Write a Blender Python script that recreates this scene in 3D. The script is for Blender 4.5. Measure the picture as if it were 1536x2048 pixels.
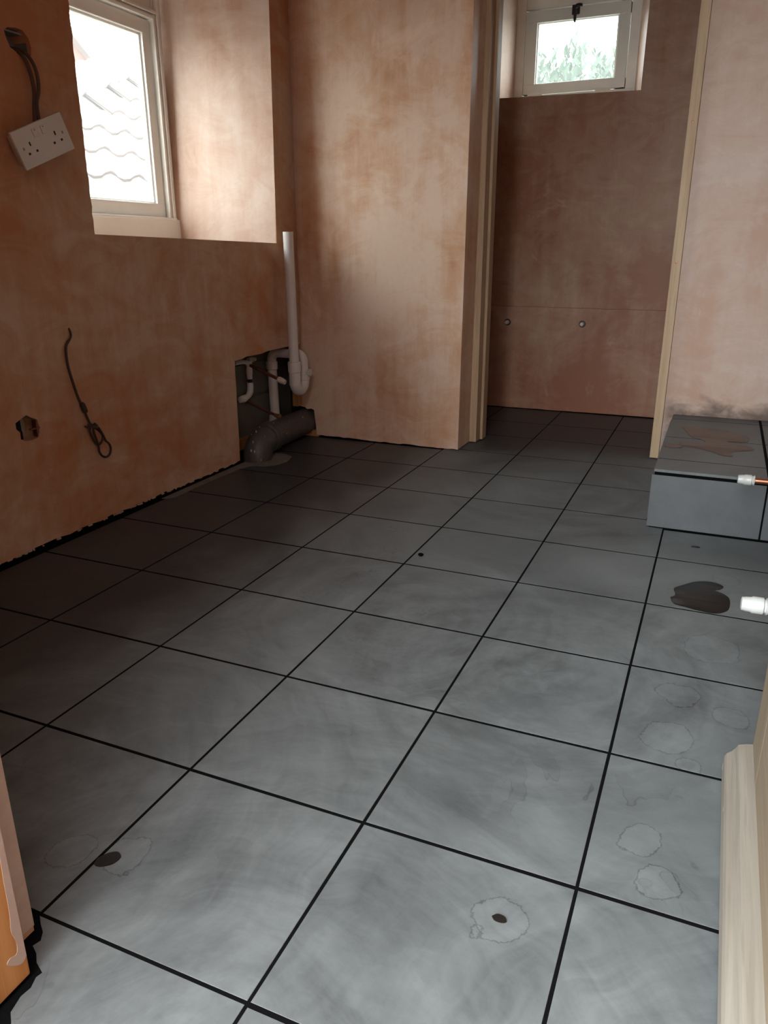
import bpy, bmesh, math, random
from mathutils import Vector, Matrix
from mathutils.geometry import tessellate_polygon
for o in list(bpy.data.objects): bpy.data.objects.remove(o)
S = bpy.context.scene
C = S.collection
random.seed(7)

# ------------------------------------------------------------------ camera
CAM = Vector((0.6777, -0.4963, 0.7714)); YAW, PITCH, ROLL, FPX = 0.40797, 0.33179, -0.00327, 1521.7
fwd = Vector((-math.sin(YAW)*math.cos(PITCH), math.cos(YAW)*math.cos(PITCH), -math.sin(PITCH)))
rgt = Vector((math.cos(YAW), math.sin(YAW), 0)); upv = rgt.cross(fwd)
R_ = math.cos(ROLL)*rgt + math.sin(ROLL)*upv; U_ = -math.sin(ROLL)*rgt + math.cos(ROLL)*upv
cd = bpy.data.cameras.new('camera'); cam = bpy.data.objects.new('camera', cd); C.objects.link(cam)
cd.sensor_fit = 'VERTICAL'; cd.sensor_height = 24.0; cd.sensor_width = 18.0; cd.lens = FPX*24.0/2048
cd.clip_start = 0.02; cd.clip_end = 200
M = Matrix((R_, U_, -fwd)).transposed().to_4x4(); M.translation = CAM
cam.matrix_world = M
S.camera = cam

# ------------------------------------------------------------------ world, daylight, exposure
S.view_settings.view_transform = 'Standard'; S.view_settings.look = 'None'
S.view_settings.exposure = 0.0; S.view_settings.gamma = 1.0; S.view_settings.use_curve_mapping = False
w = bpy.data.worlds.new('overcast_sky'); S.world = w; w.use_nodes = True
bg = w.node_tree.nodes['Background']; bg.inputs[0].default_value = (0.93, 0.98, 1.0, 1); bg.inputs[1].default_value = 14.0

def portal(name, loc, rot, sx, sy):
    l = bpy.data.lights.new(name, 'AREA'); l.shape = 'RECTANGLE'; l.size = sx; l.size_y = sy; l.energy = 1
    o = bpy.data.objects.new(name, l); C.objects.link(o); o.location = loc; o.rotation_euler = rot
    l.cycles.is_portal = True
portal('daylight_portal_doorway', (0.43, -0.30, 0.93), (math.pi/2, 0, 0), 0.80, 1.95)
portal('daylight_portal_side_window', (-1.43, 1.70, 1.27), (0, -math.pi/2, 0), 1.05, 0.95)
portal('daylight_portal_rear_window', (-0.11, 3.72, 1.66), (-math.pi/2, 0, 0), 0.62, 0.5)

# ------------------------------------------------------------------ material helpers
class NT:
    def __init__(s, name):
        s.m = bpy.data.materials.new(name); s.m.use_nodes = True; s.t = s.m.node_tree
        s.b = s.t.nodes['Principled BSDF']
    def n(s, typ, **kw):
        x = s.t.nodes.new(typ)
        for k, v in kw.items(): setattr(x, k, v)
        return x
    def put(s, sock, v):
        if isinstance(v, bpy.types.NodeSocket): s.t.links.new(v, sock)
        elif v is not None: sock.default_value = v
    def math(s, op, a, b=None, c=None, clamp=False):
        x = s.n('ShaderNodeMath', operation=op, use_clamp=clamp)
        s.put(x.inputs[0], a)
        if b is not None: s.put(x.inputs[1], b)
        if c is not None: s.put(x.inputs[2], c)
        return x.outputs[0]
    def vm(s, op, a, b=None):
        x = s.n('ShaderNodeVectorMath', operation=op); s.put(x.inputs[0], a)
        if b is not None: s.put(x.inputs[1], b)
        return x.outputs['Value'] if op in ('LENGTH', 'DISTANCE') else x.outputs[0]
    def noise(s, vec, scale, detail=4, rough=.55, dist=0.0):
        x = s.n('ShaderNodeTexNoise'); s.put(x.inputs['Vector'], vec)
        x.inputs['Scale'].default_value = scale; x.inputs['Detail'].default_value = detail
        x.inputs['Roughness'].default_value = rough; x.inputs['Distortion'].default_value = dist
        return x.outputs['Fac']
    def ramp(s, f, a, b, smooth=True):      # map a..b to 0..1
        x = s.n('ShaderNodeMapRange'); x.interpolation_type = 'SMOOTHSTEP' if smooth else 'LINEAR'
        s.put(x.inputs[0], f); x.inputs[1].default_value = a; x.inputs[2].default_value = b
        return x.outputs[0]
    def mix(s, f, a, b):
        x = s.n('ShaderNodeMix', data_type='RGBA'); s.put(x.inputs[0], f)
        s.put(x.inputs[6], a if isinstance(a, bpy.types.NodeSocket) else tuple(a)+(1,))
        s.put(x.inputs[7], b if isinstance(b, bpy.types.NodeSocket) else tuple(b)+(1,))
        return x.outputs[2]
    def pos(s): return s.n('ShaderNodeNewGeometry').outputs['Position']
    def obj(s): return s.n('ShaderNodeTexCoord').outputs['Object']
    def scale(s, v, sx, sy, sz): return s.vm('MULTIPLY', v, (sx, sy, sz))
    def bump(s, h, strength=.2, dist=.002):
        x = s.n('ShaderNodeBump'); x.inputs['Strength'].default_value = strength; x.inputs['Distance'].default_value = dist
        s.put(x.inputs['Height'], h); s.put(s.b.inputs['Normal'], x.outputs[0])
    def out(s, col=None, rough=None, metal=None, spec=None):
        if col is not None: s.put(s.b.inputs['Base Color'], col if isinstance(col, bpy.types.NodeSocket) else tuple(col)+(1,))
        if rough is not None: s.put(s.b.inputs['Roughness'], rough)
        if metal is not None: s.put(s.b.inputs['Metallic'], metal)
        if spec is not None: s.put(s.b.inputs['Specular IOR Level'], spec)
        return s.m

def sr(r, g, b):
    f = lambda c: (c/255/12.92) if c/255 <= .04045 else ((c/255+.055)/1.055)**2.4
    return (f(r), f(g), f(b))

def simple(name, c, rough=.5, metal=0.0, var=.12, scale=40, bump=0.0, spec=.5):
    n = NT(name); f = n.noise(n.pos(), scale, 4)
    col = n.mix(f, tuple(x*(1-var*2) for x in c), tuple(min(1, x*(1+var)) for x in c))
    if bump: n.bump(f, bump, .001)
    return n.out(col, rough, metal, spec)

def plaster(name, light, mid, damp, off, bias=0.0, dirt=None, streak=.5):
    n = NT(name); p = n.vm('ADD', n.pos(), off)
    big = n.noise(p, 1.9, 4, .6, .6)
    st = n.noise(n.scale(p, 9, 9, 1.1), 1.6, 5, .62, .4)              # upright trowel drags
    sw = n.noise(n.scale(p, 2.2, 2.2, 3.5), 2.4, 5, .7, 1.6)          # broad sweeps
    fine = n.noise(p, 60, 3, .6)
    f = n.math('MULTIPLY_ADD', st, streak*.55, n.math('MULTIPLY_ADD', sw, .35, n.math('MULTIPLY', big, .75)))
    f = n.math('ADD', f, bias)
    f = n.math('SUBTRACT', f, .32)
    c1 = n.mix(n.ramp(f, .22, .41), damp, mid)
    c2 = n.mix(n.ramp(f, .36, .54), c1, light)
    pale = n.ramp(n.noise(n.vm('ADD', n.scale(p, 2.6, 2.6, 2.0), (5.1, 2, 8)), 1.5, 5, .72, 1.2), .60, .74)
    c2 = n.mix(n.math('MULTIPLY', pale, .45), c2, tuple(min(1, x*1.25) for x in light))
    scr = n.ramp(n.noise(n.scale(p, 14, 14, 1.5), 3, 4, .8, .8), .66, .70)      # thin scratches
    c2 = n.mix(n.math('MULTIPLY', scr, .16), c2, tuple(min(1, x*1.35) for x in light))
    c2 = n.mix(n.math('MULTIPLY', n.ramp(fine, .35, .75), .10), c2, tuple(x*.72 for x in mid))
    if dirt:                                                           # splashed grout and dirt low on one wall
        z0, z1, x0, x1 = dirt
        sx = n.n('ShaderNodeSeparateXYZ'); n.put(sx.inputs[0], n.pos())
        h = n.math('SUBTRACT', 1.0, n.ramp(sx.outputs[2], z0, z1))
        bl = n.noise(n.scale(n.pos(), 1.2, 1, 2.0), 9, 5, .6, .5)
        d = n.ramp(n.math('MULTIPLY_ADD', h, .36, n.math('MULTIPLY', bl, .9)), .50, .92)
        d = n.math('MULTIPLY', d, n.ramp(sx.outputs[0], x0, x1))
        d = n.math('MULTIPLY', d, n.math('GREATER_THAN', h, .02))
        c2 = n.mix(n.math('MULTIPLY', d, .85), c2, (.07, .045, .033))
    n.bump(n.math('ADD', st, n.math('MULTIPLY', fine, .25)), .25, .0015)
    rough = n.math('MULTIPLY_ADD', n.ramp(f, .3, .7), .25, .45)
    return n.out(c2, rough, 0, .3)

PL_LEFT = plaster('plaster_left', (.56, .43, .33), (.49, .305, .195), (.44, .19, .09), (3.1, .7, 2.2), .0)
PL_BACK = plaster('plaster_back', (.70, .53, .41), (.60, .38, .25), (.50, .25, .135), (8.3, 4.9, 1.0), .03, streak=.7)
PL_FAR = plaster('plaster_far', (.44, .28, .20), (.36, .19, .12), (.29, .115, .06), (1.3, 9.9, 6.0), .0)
PL_RIGHT = plaster('plaster_right', (.51, .405, .35), (.47, .335, .27), (.425, .265, .19), (12.1, 3.3, 4.0), .04, dirt=(.18, .27, .50, .56), streak=.4)
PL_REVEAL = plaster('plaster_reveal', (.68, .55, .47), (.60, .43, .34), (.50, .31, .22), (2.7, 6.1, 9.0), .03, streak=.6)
PL_CEIL = plaster('plaster_ceiling', (.40, .28, .21), (.34, .22, .15), (.28, .15, .09), (0, 0, 7), .1)

# slate tile with wiped grout haze, swirls and dried water rings
RINGS = [(.683, .680, .040, .010), (.718, .617, .017, .006), (.695, .825, .036, .0), (.667, .418, .027, 0), (.692, .351, .027, 0),
         (.520, .212, .031, .0), (.501, .191, .010, 0), (.783, .786, .030, .0), (-.043, .097, .028, 0), (.769, 1.413, .030, 0),
         (.745, 1.03, .055, 0), (.03, .12, .03, 0)]
SWIRL = [(.10, .93, .55, 1), (.44, .80, .50, 2), (.30, -.10, .85, 3), (-.25, .20, .8, 4), (.30, 2.05, .7, 5), (.86, 1.05, .45, 6), (-.65, 1.00, .8, 7), (.95, -.05, .7, 8)]
def tile_mat(name, base=(.026, .028, .030), base2=(.055, .058, .062), haze=(.188, .203, .203), amount=1.0, rings=True):
    n = NT(name); p = n.pos()
    s = n.n('ShaderNodeSeparateXYZ'); n.put(s.inputs[0], p)
    flat = n.n('ShaderNodeCombineXYZ'); n.put(flat.inputs[0], s.outputs[0]); n.put(flat.inputs[1], s.outputs[1])
    n.put(flat.inputs[2], n.math('MULTIPLY', s.outputs[2], 1.0 if not rings else 0.0))
    P = flat.outputs[0]
    slate = n.mix(n.noise(P, 22, 4, .7), base, base2)
    hz = n.noise(P, 2.3, 5, .6, .8)
    wob = n.noise(P, 4, 3)
    if rings:
        tot = None
        for i, (cx, cy, rr, sd) in enumerate(SWIRL):
            d = n.vm('SUBTRACT', P, (cx, cy, 0)); dl = n.vm('LENGTH', d)
            ds = n.n('ShaderNodeSeparateXYZ'); n.put(ds.inputs[0], n.vm('NORMALIZE', d))
            dd = n.math('MULTIPLY_ADD', wob, .16, dl)
            v = n.n('ShaderNodeCombineXYZ'); n.put(v.inputs[0], n.math('MULTIPLY_ADD', dd, 15.0, sd*5.3)); n.put(v.inputs[1], n.math('MULTIPLY', ds.outputs[0], 1.1)); n.put(v.inputs[2], n.math('MULTIPLY', ds.outputs[1], 1.1))
            st = n.noise(v.outputs[0], 1.0, 5, .66, .2)
            v2 = n.scale(v.outputs[0], 5.5, 1.6, 1.6); st = n.math('ADD', st, n.math('MULTIPLY', n.math('SUBTRACT', n.noise(v2, 1.0, 2, .6), .5), .22))
            mask = n.math('SUBTRACT', 1.0, n.ramp(dl, rr*.55, rr))
            c = n.math('MULTIPLY', n.math('SUBTRACT', st, .5), mask)
            tot = c if tot is None else n.math('ADD', tot, c)
        hz = n.math('ADD', hz, n.math('MULTIPLY', tot, .85))
    hz = n.math('ADD', hz, n.math('MULTIPLY', n.math('SUBTRACT', n.noise(n.scale(P, 1, 3.2, 1), 34, 5, .75), .5), .16))
    oi = n.n('ShaderNodeObjectInfo')
    hz = n.math('ADD', hz, n.math('MULTIPLY', n.math('SUBTRACT', oi.outputs['Random'], .5), .09))
    f = n.math('MULTIPLY', n.ramp(hz, .12, .92, False), amount)
    fac = n.math('MULTIPLY_ADD', f, .78, .10*amount, clamp=True)
    edge = None
    if rings:                                   # haze thinned along left wall and beyond opening, painting their shade into the colour
        shade_noise = n.noise(n.scale(P, 1.0, .55, 1), 3.6, 5, .62, 1.3)
        gx = n.math('MULTIPLY_ADD', n.math('SUBTRACT', shade_noise, .5), .75, s.outputs[0])
        gy = n.math('MULTIPLY_ADD', n.math('SUBTRACT', shade_noise, .5), -.6, s.outputs[1])
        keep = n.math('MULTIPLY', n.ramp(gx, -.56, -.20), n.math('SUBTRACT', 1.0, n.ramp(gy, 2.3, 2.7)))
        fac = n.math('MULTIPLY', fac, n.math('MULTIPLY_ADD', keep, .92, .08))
    if rings:
        rag = n.noise(P, 130, 3, .7); rag2 = n.noise(P, 19, 2, .5)
        for cx, cy, rr, inner in RINGS:
            d = n.vm('SUBTRACT', P, (cx, cy, 0)); dl = n.vm('LENGTH', n.scale(d, 1, .92, 1))
            dl = n.math('ADD', dl, n.math('MULTIPLY', n.math('SUBTRACT', rag, .5), .012))
            dl = n.math('ADD', dl, n.math('MULTIPLY', n.math('SUBTRACT', rag2, .5), .035))
            inside = n.math('SUBTRACT', 1.0, n.ramp(dl, rr-.001, rr))
            line = n.math('MULTIPLY', n.math('SUBTRACT', 1.0, n.ramp(n.math('ABSOLUTE', n.math('SUBTRACT', dl, rr)), .0002, .0016)), .28)
            fac = n.math('ADD', fac, n.math('MULTIPLY', inside, .07))
            if inner:
                li2 = n.math('SUBTRACT', 1.0, n.ramp(dl, inner*.6, inner*1.6)); fac = n.math('SUBTRACT', fac, n.math('MULTIPLY', li2, .10))
            edge = line if edge is None else n.math('MAXIMUM', edge, line)
        # scuffed prints
        pr = None
        for cx, cy, rr in ((-.063, 1.095, .05), (-.148, .94, .03), (.154, .96, .03), (-.117, 1.424, .045), (-.07, 1.265, .05), (.06, 1.86, .06)):
            d = n.vm('LENGTH', n.scale(n.vm('SUBTRACT', P, (cx, cy, 0)), 1, .7, 1))
            m_ = n.math('SUBTRACT', 1.0, n.ramp(d, rr*.4, rr)); pr = m_ if pr is None else n.math('MAXIMUM', pr, m_)
        lines = n.ramp(n.noise(n.scale(P, 1, 2.4, 1), 48, 2, .5, 1.5), .55, .60)
        edge = n.math('MAXIMUM', edge, n.math('MULTIPLY', n.math('MULTIPLY', pr, lines), .30))
        tide = n.noise(n.vm('ADD', P, (3.3, 1.1, 0)), 4.2, 4, .62, .5)          # wavering tide lines of dried slurry
        tl = n.math('SUBTRACT', 1.0, n.ramp(n.math('ABSOLUTE', n.math('SUBTRACT', tide, .5)), .0008, .0060))
        tl = n.math('MULTIPLY', tl, n.ramp(n.noise(P, 1.7, 2), .48, .62))
        edge = n.math('MAXIMUM', edge, n.math('MULTIPLY', tl, .17))
        fac = n.math('ADD', fac, n.math('MULTIPLY', n.math('SUBTRACT', n.ramp(tide, .49, .51), .5), .05))
        fac = n.math('SUBTRACT', fac, edge, clamp=True)
    col = n.mix(fac, slate, haze)
    n.bump(n.noise(P, 120, 4, .6), .05, .0006)
    return n.out(col, n.math('MULTIPLY_ADD', fac, .24, .40), 0, .32)
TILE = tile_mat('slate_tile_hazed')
RISER = tile_mat('slate_tile_riser', haze=(.20, .21, .215), amount=.55, rings=False)
GROUT = simple('charcoal_grout', (.0025, .0025, .0028), .95, var=.3, scale=90, spec=.08)
SCREED = simple('grey_screed', (.16, .14, .12), .9, var=.25, scale=25, bump=.4)
CEMENT = simple('grey_cement_board', (.13, .13, .11), .9, var=.2, scale=12)
WHITEPAINT = simple('white_gloss_paint', (.82, .81, .77), .35, var=.06, scale=6)
OLDPAINT = simple('aged_white_paint', (.78, .75, .68), .45, var=.12, scale=9, bump=.1)
PVC = simple('white_plastic_pipe', (.66, .64, .62), .32, var=.04, scale=5)
WHITEPL = simple('white_moulded_plastic', (.62, .62, .60), .35, var=.02, scale=10)
CAPWHITE = simple('white_push_fit_plastic', (.44, .44, .42), .35, var=.03, scale=10)
SOILGREY = simple('grey_plastic_soil_pipe', (.085, .08, .078), .45, var=.3, scale=30)
COPPER = simple('copper_pipe', (.62, .25, .15), .32, 1.0, var=.15, scale=50)
DULLCOPPER = simple('tarnished_copper', (.30, .12, .08), .42, .8, var=.3, scale=50)
BRASS = simple('brass', (.5, .36, .16), .35, 1.0, var=.2, scale=60)
STEEL = simple('galvanised_steel', (.32, .34, .34), .45, .7, var=.25, scale=35)
BLACK = simple('black_void', (.006, .006, .006), .9)
BLACKIRON = simple('black_iron', (.015, .014, .014), .45, .3)
DARKHOLE = simple('dark_plastic_slot', (.01, .01, .01), .6)
CABLE = simple('brown_cable_sheath', (.075, .042, .028), .6, var=.3, scale=60)
CABLE2 = simple('dark_cable_sheath', (.045, .022, .015), .55, var=.3, scale=60)

def wood(name, a, b, axis='z', spots=False, rough=.55):
    n = NT(name); p = n.pos()
    k = {'z': (26, 26, 1.3), 'y': (26, 1.3, 26), 'x': (1.3, 26, 26)}[axis]
    g = n.noise(n.scale(p, *k), 1.6, 5, .65, .6); g2 = n.noise(n.scale(p, *[x*4 for x in k]), 1.5, 3, .6)
    col = n.mix(n.ramp(g, .3, .72), a, b)
    col = n.mix(n.math('MULTIPLY', n.ramp(g2, .5, .75), .35), col, tuple(x*.55 for x in a))
    if spots:
        v = n.n('ShaderNodeTexVoronoi'); v.inputs['Scale'].default_value = 34; n.put(v.inputs['Vector'], n.scale(p, 1, .8, 1))
        sep = n.n('ShaderNodeSeparateColor'); n.put(sep.inputs[0], v.outputs['Color'])
        m_ = n.math('MULTIPLY', n.math('LESS_THAN', v.outputs['Distance'], .20), n.math('GREATER_THAN', sep.outputs[0], .80))
        col = n.mix(n.math('MULTIPLY', m_, .75), col, (.42, .40, .36))
    n.bump(g2, .2, .0008)
    return n.out(col, rough, 0, .3)
PINE = wood('raw_pine', (.62, .36, .17), (.74, .50, .27))
PINELINING = wood('pale_lining_timber', (.38, .25, .15), (.47, .34, .22))
STUD = wood('stud_timber', (.36, .17, .06), (.46, .25, .10))
JAMB = wood('varnished_jamb', (.36, .15, .04), (.44, .22, .075))
DOORWOOD = wood('weathered_door_timber', (.17, .125, .08), (.22, .17, .115), 'z', False)
WBOARD = wood('weathered_board', (.175, .150, .120), (.235, .208, .172), 'y', True)
REBATE = plaster('plaster_smeared_rebate', (.40, .32, .27), (.35, .26, .21), (.30, .20, .15), (4, 4, 4), .1)
BRICK = simple('red_brick', (.16, .05, .035), .9, var=.3, scale=8)
ROOFTILE = simple('weathered_clay_tile', (.155, .115, .105), .9, var=.25, scale=6)
RENDERW = simple('pale_render', (.30, .29, .28), .9, var=.05, scale=3)
GROUND = simple('pale_concrete_yard', (.38, .37, .35), .9, var=.15, scale=3)
LEAF = simple('conifer_green', (.035, .085, .045), .7, var=.4, scale=7)
BARK = simple('conifer_bark', (.12, .08, .05), .9, var=.3, scale=20)
def wet(name, col, rough, cw=1.0):
    n = NT(name); f = n.noise(n.pos(), 30, 3)
    n.out(n.mix(f, col, tuple(x*1.6 for x in col)), rough, 0, .25); return n.m
WATER = wet('wet_slate_film', (.010, .008, .007), .33)
BROWNWATER = wet('murky_brown_water', (.060, .038, .031), .36)
def glass_mat():
    m = bpy.data.materials.new('window_glass'); m.use_nodes = True; t = m.node_tree
    t.nodes.remove(t.nodes['Principled BSDF']); o = t.nodes['Material Output']
    a = t.nodes.new('ShaderNodeBsdfTransparent'); a.inputs[0].default_value = (.96, .985, .97, 1)
    g = t.nodes.new('ShaderNodeBsdfGlossy'); g.inputs['Roughness'].default_value = .03
    d = t.nodes.new('ShaderNodeBsdfTranslucent'); d.inputs[0].default_value = (.9, .9, .88, 1)
    nz = t.nodes.new('ShaderNodeTexNoise'); nz.inputs['Scale'].default_value = 5; nz.inputs['Detail'].default_value = 4
    mr = t.nodes.new('ShaderNodeMapRange'); mr.inputs[3].default_value = .03; mr.inputs[4].default_value = .06
    t.links.new(nz.outputs[0], mr.inputs[0])
    m2 = t.nodes.new('ShaderNodeMixShader'); t.links.new(mr.outputs[0], m2.inputs[0]); t.links.new(a.outputs[0], m2.inputs[1]); t.links.new(d.outputs[0], m2.inputs[2])
    mx = t.nodes.new('ShaderNodeMixShader'); mx.inputs[0].default_value = .05
    t.links.new(m2.outputs[0], mx.inputs[1]); t.links.new(g.outputs[0], mx.inputs[2]); t.links.new(mx.outputs[0], o.inputs[0])
    return m
GLASS = glass_mat()

# ------------------------------------------------------------------ geometry helpers
def link(name, me, mat, parent=None, loc=None):
    o = bpy.data.objects.new(name, me); C.objects.link(o)
    if mat and not me.materials: me.materials.append(mat)
    if parent: o.parent = parent
    if loc is not None: o.location = loc
    return o
def tag(o, label, cat, group=None):
    o['label'] = label; o['category'] = cat
    if group: o['group'] = group
    return o
def struct(o): o['kind'] = 'structure'; return o
def empty(name, loc=(0, 0, 0)):
    o = bpy.data.objects.new(name, None); C.objects.link(o); o.location = loc; o.empty_display_size = .05
    bpy.context.view_layer.update(); return o
def finish(bm, name, mat, parent=None, smooth=False, loc=None):
    bmesh.ops.recalc_face_normals(bm, faces=bm.faces)
    me = bpy.data.meshes.new(name); bm.to_mesh(me); bm.free()
    if smooth:
        for p in me.polygons: p.use_smooth = True
        try: me.set_sharp_from_angle(angle=math.radians(40))
        except Exception: pass
    o = link(name, me, mat, parent, loc)
    if parent is not None and loc is None: o.location = -Vector(parent_origin(parent))
    return o
def parent_origin(p):
    v = Vector((0, 0, 0))
    while p is not None: v += p.location; p = p.parent
    return v
def bm_box(bm, x0, x1, y0, y1, z0, z1, bev=0.0, seg=2):
    r = bmesh.ops.create_cube(bm, size=1)
    for v in r['verts']:
        v.co = Vector(((x0+x1)/2+v.co.x*(x1-x0), (y0+y1)/2+v.co.y*(y1-y0), (z0+z1)/2+v.co.z*(z1-z0)))
    if bev:
        es = list({e for v in r['verts'] for e in v.link_edges})
        bmesh.ops.bevel(bm, geom=es, offset=bev, segments=seg, affect='EDGES', profile=.6)
def box(name, x0, x1, y0, y1, z0, z1, mat, parent=None, bev=.002, seg=2):
    bm = bmesh.new(); bm_box(bm, x0, x1, y0, y1, z0, z1, bev, seg); return finish(bm, name, mat, parent)
def sweep(bm, pts, rad, seg=14, cap=True, flat=1.0):
    pts = [Vector(p) for p in pts]; n = len(pts)
    if not isinstance(rad, (list, tuple)): rad = [rad]*n
    tan = []
    for i in range(n):
        a = pts[max(i-1, 0)]; b = pts[min(i+1, n-1)]; d = b-a
        if d.length < 1e-9: d = tan[-1] if tan else Vector((0, 0, 1))
        tan.append(d.normalized())
    ref = Vector((0, 0, 1)) if abs(tan[0].z) < .9 else Vector((1, 0, 0))
    nrm = tan[0].cross(ref).normalized(); rings = []
    for i in range(n):
        if i:
            ax = tan[i-1].cross(tan[i])
            if ax.length > 1e-7: nrm = Matrix.Rotation(tan[i-1].angle(tan[i]), 3, ax.normalized()) @ nrm
        bi = tan[i].cross(nrm)
        rings.append([bm.verts.new(pts[i] + (nrm*math.cos(2*math.pi*k/seg)*flat + bi*math.sin(2*math.pi*k/seg))*rad[i]) for k in range(seg)])
    for a, b in zip(rings, rings[1:]):
        for k in range(seg): bm.faces.new((a[k], a[(k+1) % seg], b[(k+1) % seg], b[k]))
    if cap: bm.faces.new(rings[0]); bm.faces.new(rings[-1])
def tube(name, pts, rad, mat, parent=None, seg=16, flat=1.0):
    bm = bmesh.new(); sweep(bm, pts, rad, seg, True, flat); return finish(bm, name, mat, parent, True)
def lathe(name, p0, axis, prof, mat, parent=None, seg=20):        # prof: (distance along axis, radius)
    ax = Vector(axis).normalized(); p0 = Vector(p0); pts = []; rad = []
    for d, r in prof: pts.append(p0+ax*d); rad.append(r)
    bm = bmesh.new(); ref = Vector((0, 0, 1)) if abs(ax.z) < .9 else Vector((1, 0, 0))
    a = ax.cross(ref).normalized(); b = ax.cross(a); rings = []
    for p, r in zip(pts, rad): rings.append([bm.verts.new(p+(a*math.cos(2*math.pi*k/seg)+b*math.sin(2*math.pi*k/seg))*max(r, 1e-5)) for k in range(seg)])
    for r0, r1 in zip(rings, rings[1:]):
        for k in range(seg): bm.faces.new((r0[k], r0[(k+1) % seg], r1[(k+1) % seg], r1[k]))
    bm.faces.new(rings[0]); bm.faces.new(rings[-1])
    return finish(bm, name, mat, parent, True)
def arc(c, a, b, r, t0, t1, n=10):
    c, a, b = Vector(c), Vector(a), Vector(b)
    return [c+(a*math.cos(t0+(t1-t0)*i/n)+b*math.sin(t0+(t1-t0)*i/n))*r for i in range(n+1)]
def smooth_path(pts, sub=6):
    P = [Vector(p) for p in pts]; out = []
    for i in range(len(P)-1):
        p0, p1, p2, p3 = P[max(i-1, 0)], P[i], P[i+1], P[min(i+2, len(P)-1)]
        for k in range(sub):
            t = k/sub
            out.append(.5*((2*p1)+(-p0+p2)*t+(2*p0-5*p1+4*p2-p3)*t*t+(-p0+3*p1-3*p2+p3)*t**3))
    out.append(P[-1]); return out
def plate(name, outer, holes, to3d, depth, mat, parent=None):     # polygon with holes, given thickness
    bm = bmesh.new(); loops = [outer]+holes
    fr = [[bm.verts.new(to3d(a, b, 0)) for a, b in L] for L in loops]
    bk = [[bm.verts.new(to3d(a, b, depth)) for a, b in L] for L in loops]
    tri = tessellate_polygon([[Vector((a, b, 0)) for a, b in L] for L in loops])
    ff = [v for L in fr for v in L]; fb = [v for L in bk for v in L]
    for t in tri:
        try: bm.faces.new([ff[i] for i in t]); bm.faces.new([fb[i] for i in reversed(t)])
        except ValueError: pass
    for A, B in zip(fr, bk):
        for i in range(len(A)):
            j = (i+1) % len(A); bm.faces.new((A[i], A[j], B[j], B[i]))
    return finish(bm, name, mat, parent)
def jag(a, b, n, amp):                                            # jittered straight edge from a to b (b left out)
    out = []
    for i in range(n):
        t = i/n; x = a[0]+(b[0]-a[0])*t; y = a[1]+(b[1]-a[1])*t
        dx, dy = b[0]-a[0], b[1]-a[1]; L = math.hypot(dx, dy)
        j = 0 if i == 0 else random.uniform(-amp, amp)
        out.append((x-dy/L*j, y+dx/L*j))
    return out

# ------------------------------------------------------------------ setting: floor with tiles
XL, YB, YF, XR, ZC, YD = -.9425, 2.375, 3.35, 1.10, 2.05, -.02
fl = struct(box('floor', -1.10, 1.22, -.34, 3.42, -.10, -.0004, GROUT, None, 0))
tile_cache = {}
def tile_mesh(wd, dp, th, vertical=False):
    k = (round(wd, 4), round(dp, 4), vertical)
    if k not in tile_cache:
        bm = bmesh.new(); e = .0003
        lo = [(-wd/2, -dp/2, -th), (wd/2, -dp/2, -th), (wd/2, dp/2, -th), (-wd/2, dp/2, -th)]
        mi = [(x, y, -e) for x, y, z in lo]
        hi = [((abs(x)-e)*(1 if x > 0 else -1), (abs(y)-e)*(1 if y > 0 else -1), 0) for x, y, z in lo]
        L = [[bm.verts.new(p) for p in q] for q in (lo, mi, hi)]
        for A, B in zip(L, L[1:]):
            for i in range(4): bm.faces.new((A[i], A[(i+1) % 4], B[(i+1) % 4], B[i]))
        bm.faces.new(L[2]); bm.faces.new(list(reversed(L[0])))
        bmesh.ops.recalc_face_normals(bm, faces=bm.faces)
        me = bpy.data.meshes.new('slate_tile'); bm.to_mesh(me); bm.free(); tile_cache[k] = me
    return tile_cache[k]
J, JY = .0024, .0031
def floor_tile(x0, x1, y0, y1, parent, name='floor_tile', z=0.0, mat=TILE):
    me = tile_mesh(x1-x0-2*J, y1-y0-2*JY, .008)
    o = link(name, me, mat, parent)
    o.location = Vector(((x0+x1)/2, (y0+y1)/2, z+random.uniform(-.0001, .0001))) - parent_origin(parent)
    o.rotation_euler = (random.uniform(-.0002, .0002), random.uniform(-.0002, .0002), random.uniform(-.002, .002))
    return o
cols = [-.928, -.6, -.3, 0, .3, .6, .9, 1.098]
rows = [0, .3, .6, .9, 1.2, 1.5, 1.8, 2.1, 2.4, 2.7, 3.0, 3.325]
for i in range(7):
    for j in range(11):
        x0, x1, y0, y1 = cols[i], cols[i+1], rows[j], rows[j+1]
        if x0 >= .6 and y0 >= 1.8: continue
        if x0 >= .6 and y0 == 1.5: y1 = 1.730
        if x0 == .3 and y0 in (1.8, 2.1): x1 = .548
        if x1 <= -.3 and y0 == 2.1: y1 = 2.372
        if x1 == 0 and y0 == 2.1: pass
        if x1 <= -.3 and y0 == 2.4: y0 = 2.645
        floor_tile(x0, x1, y0, y1, fl)
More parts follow.
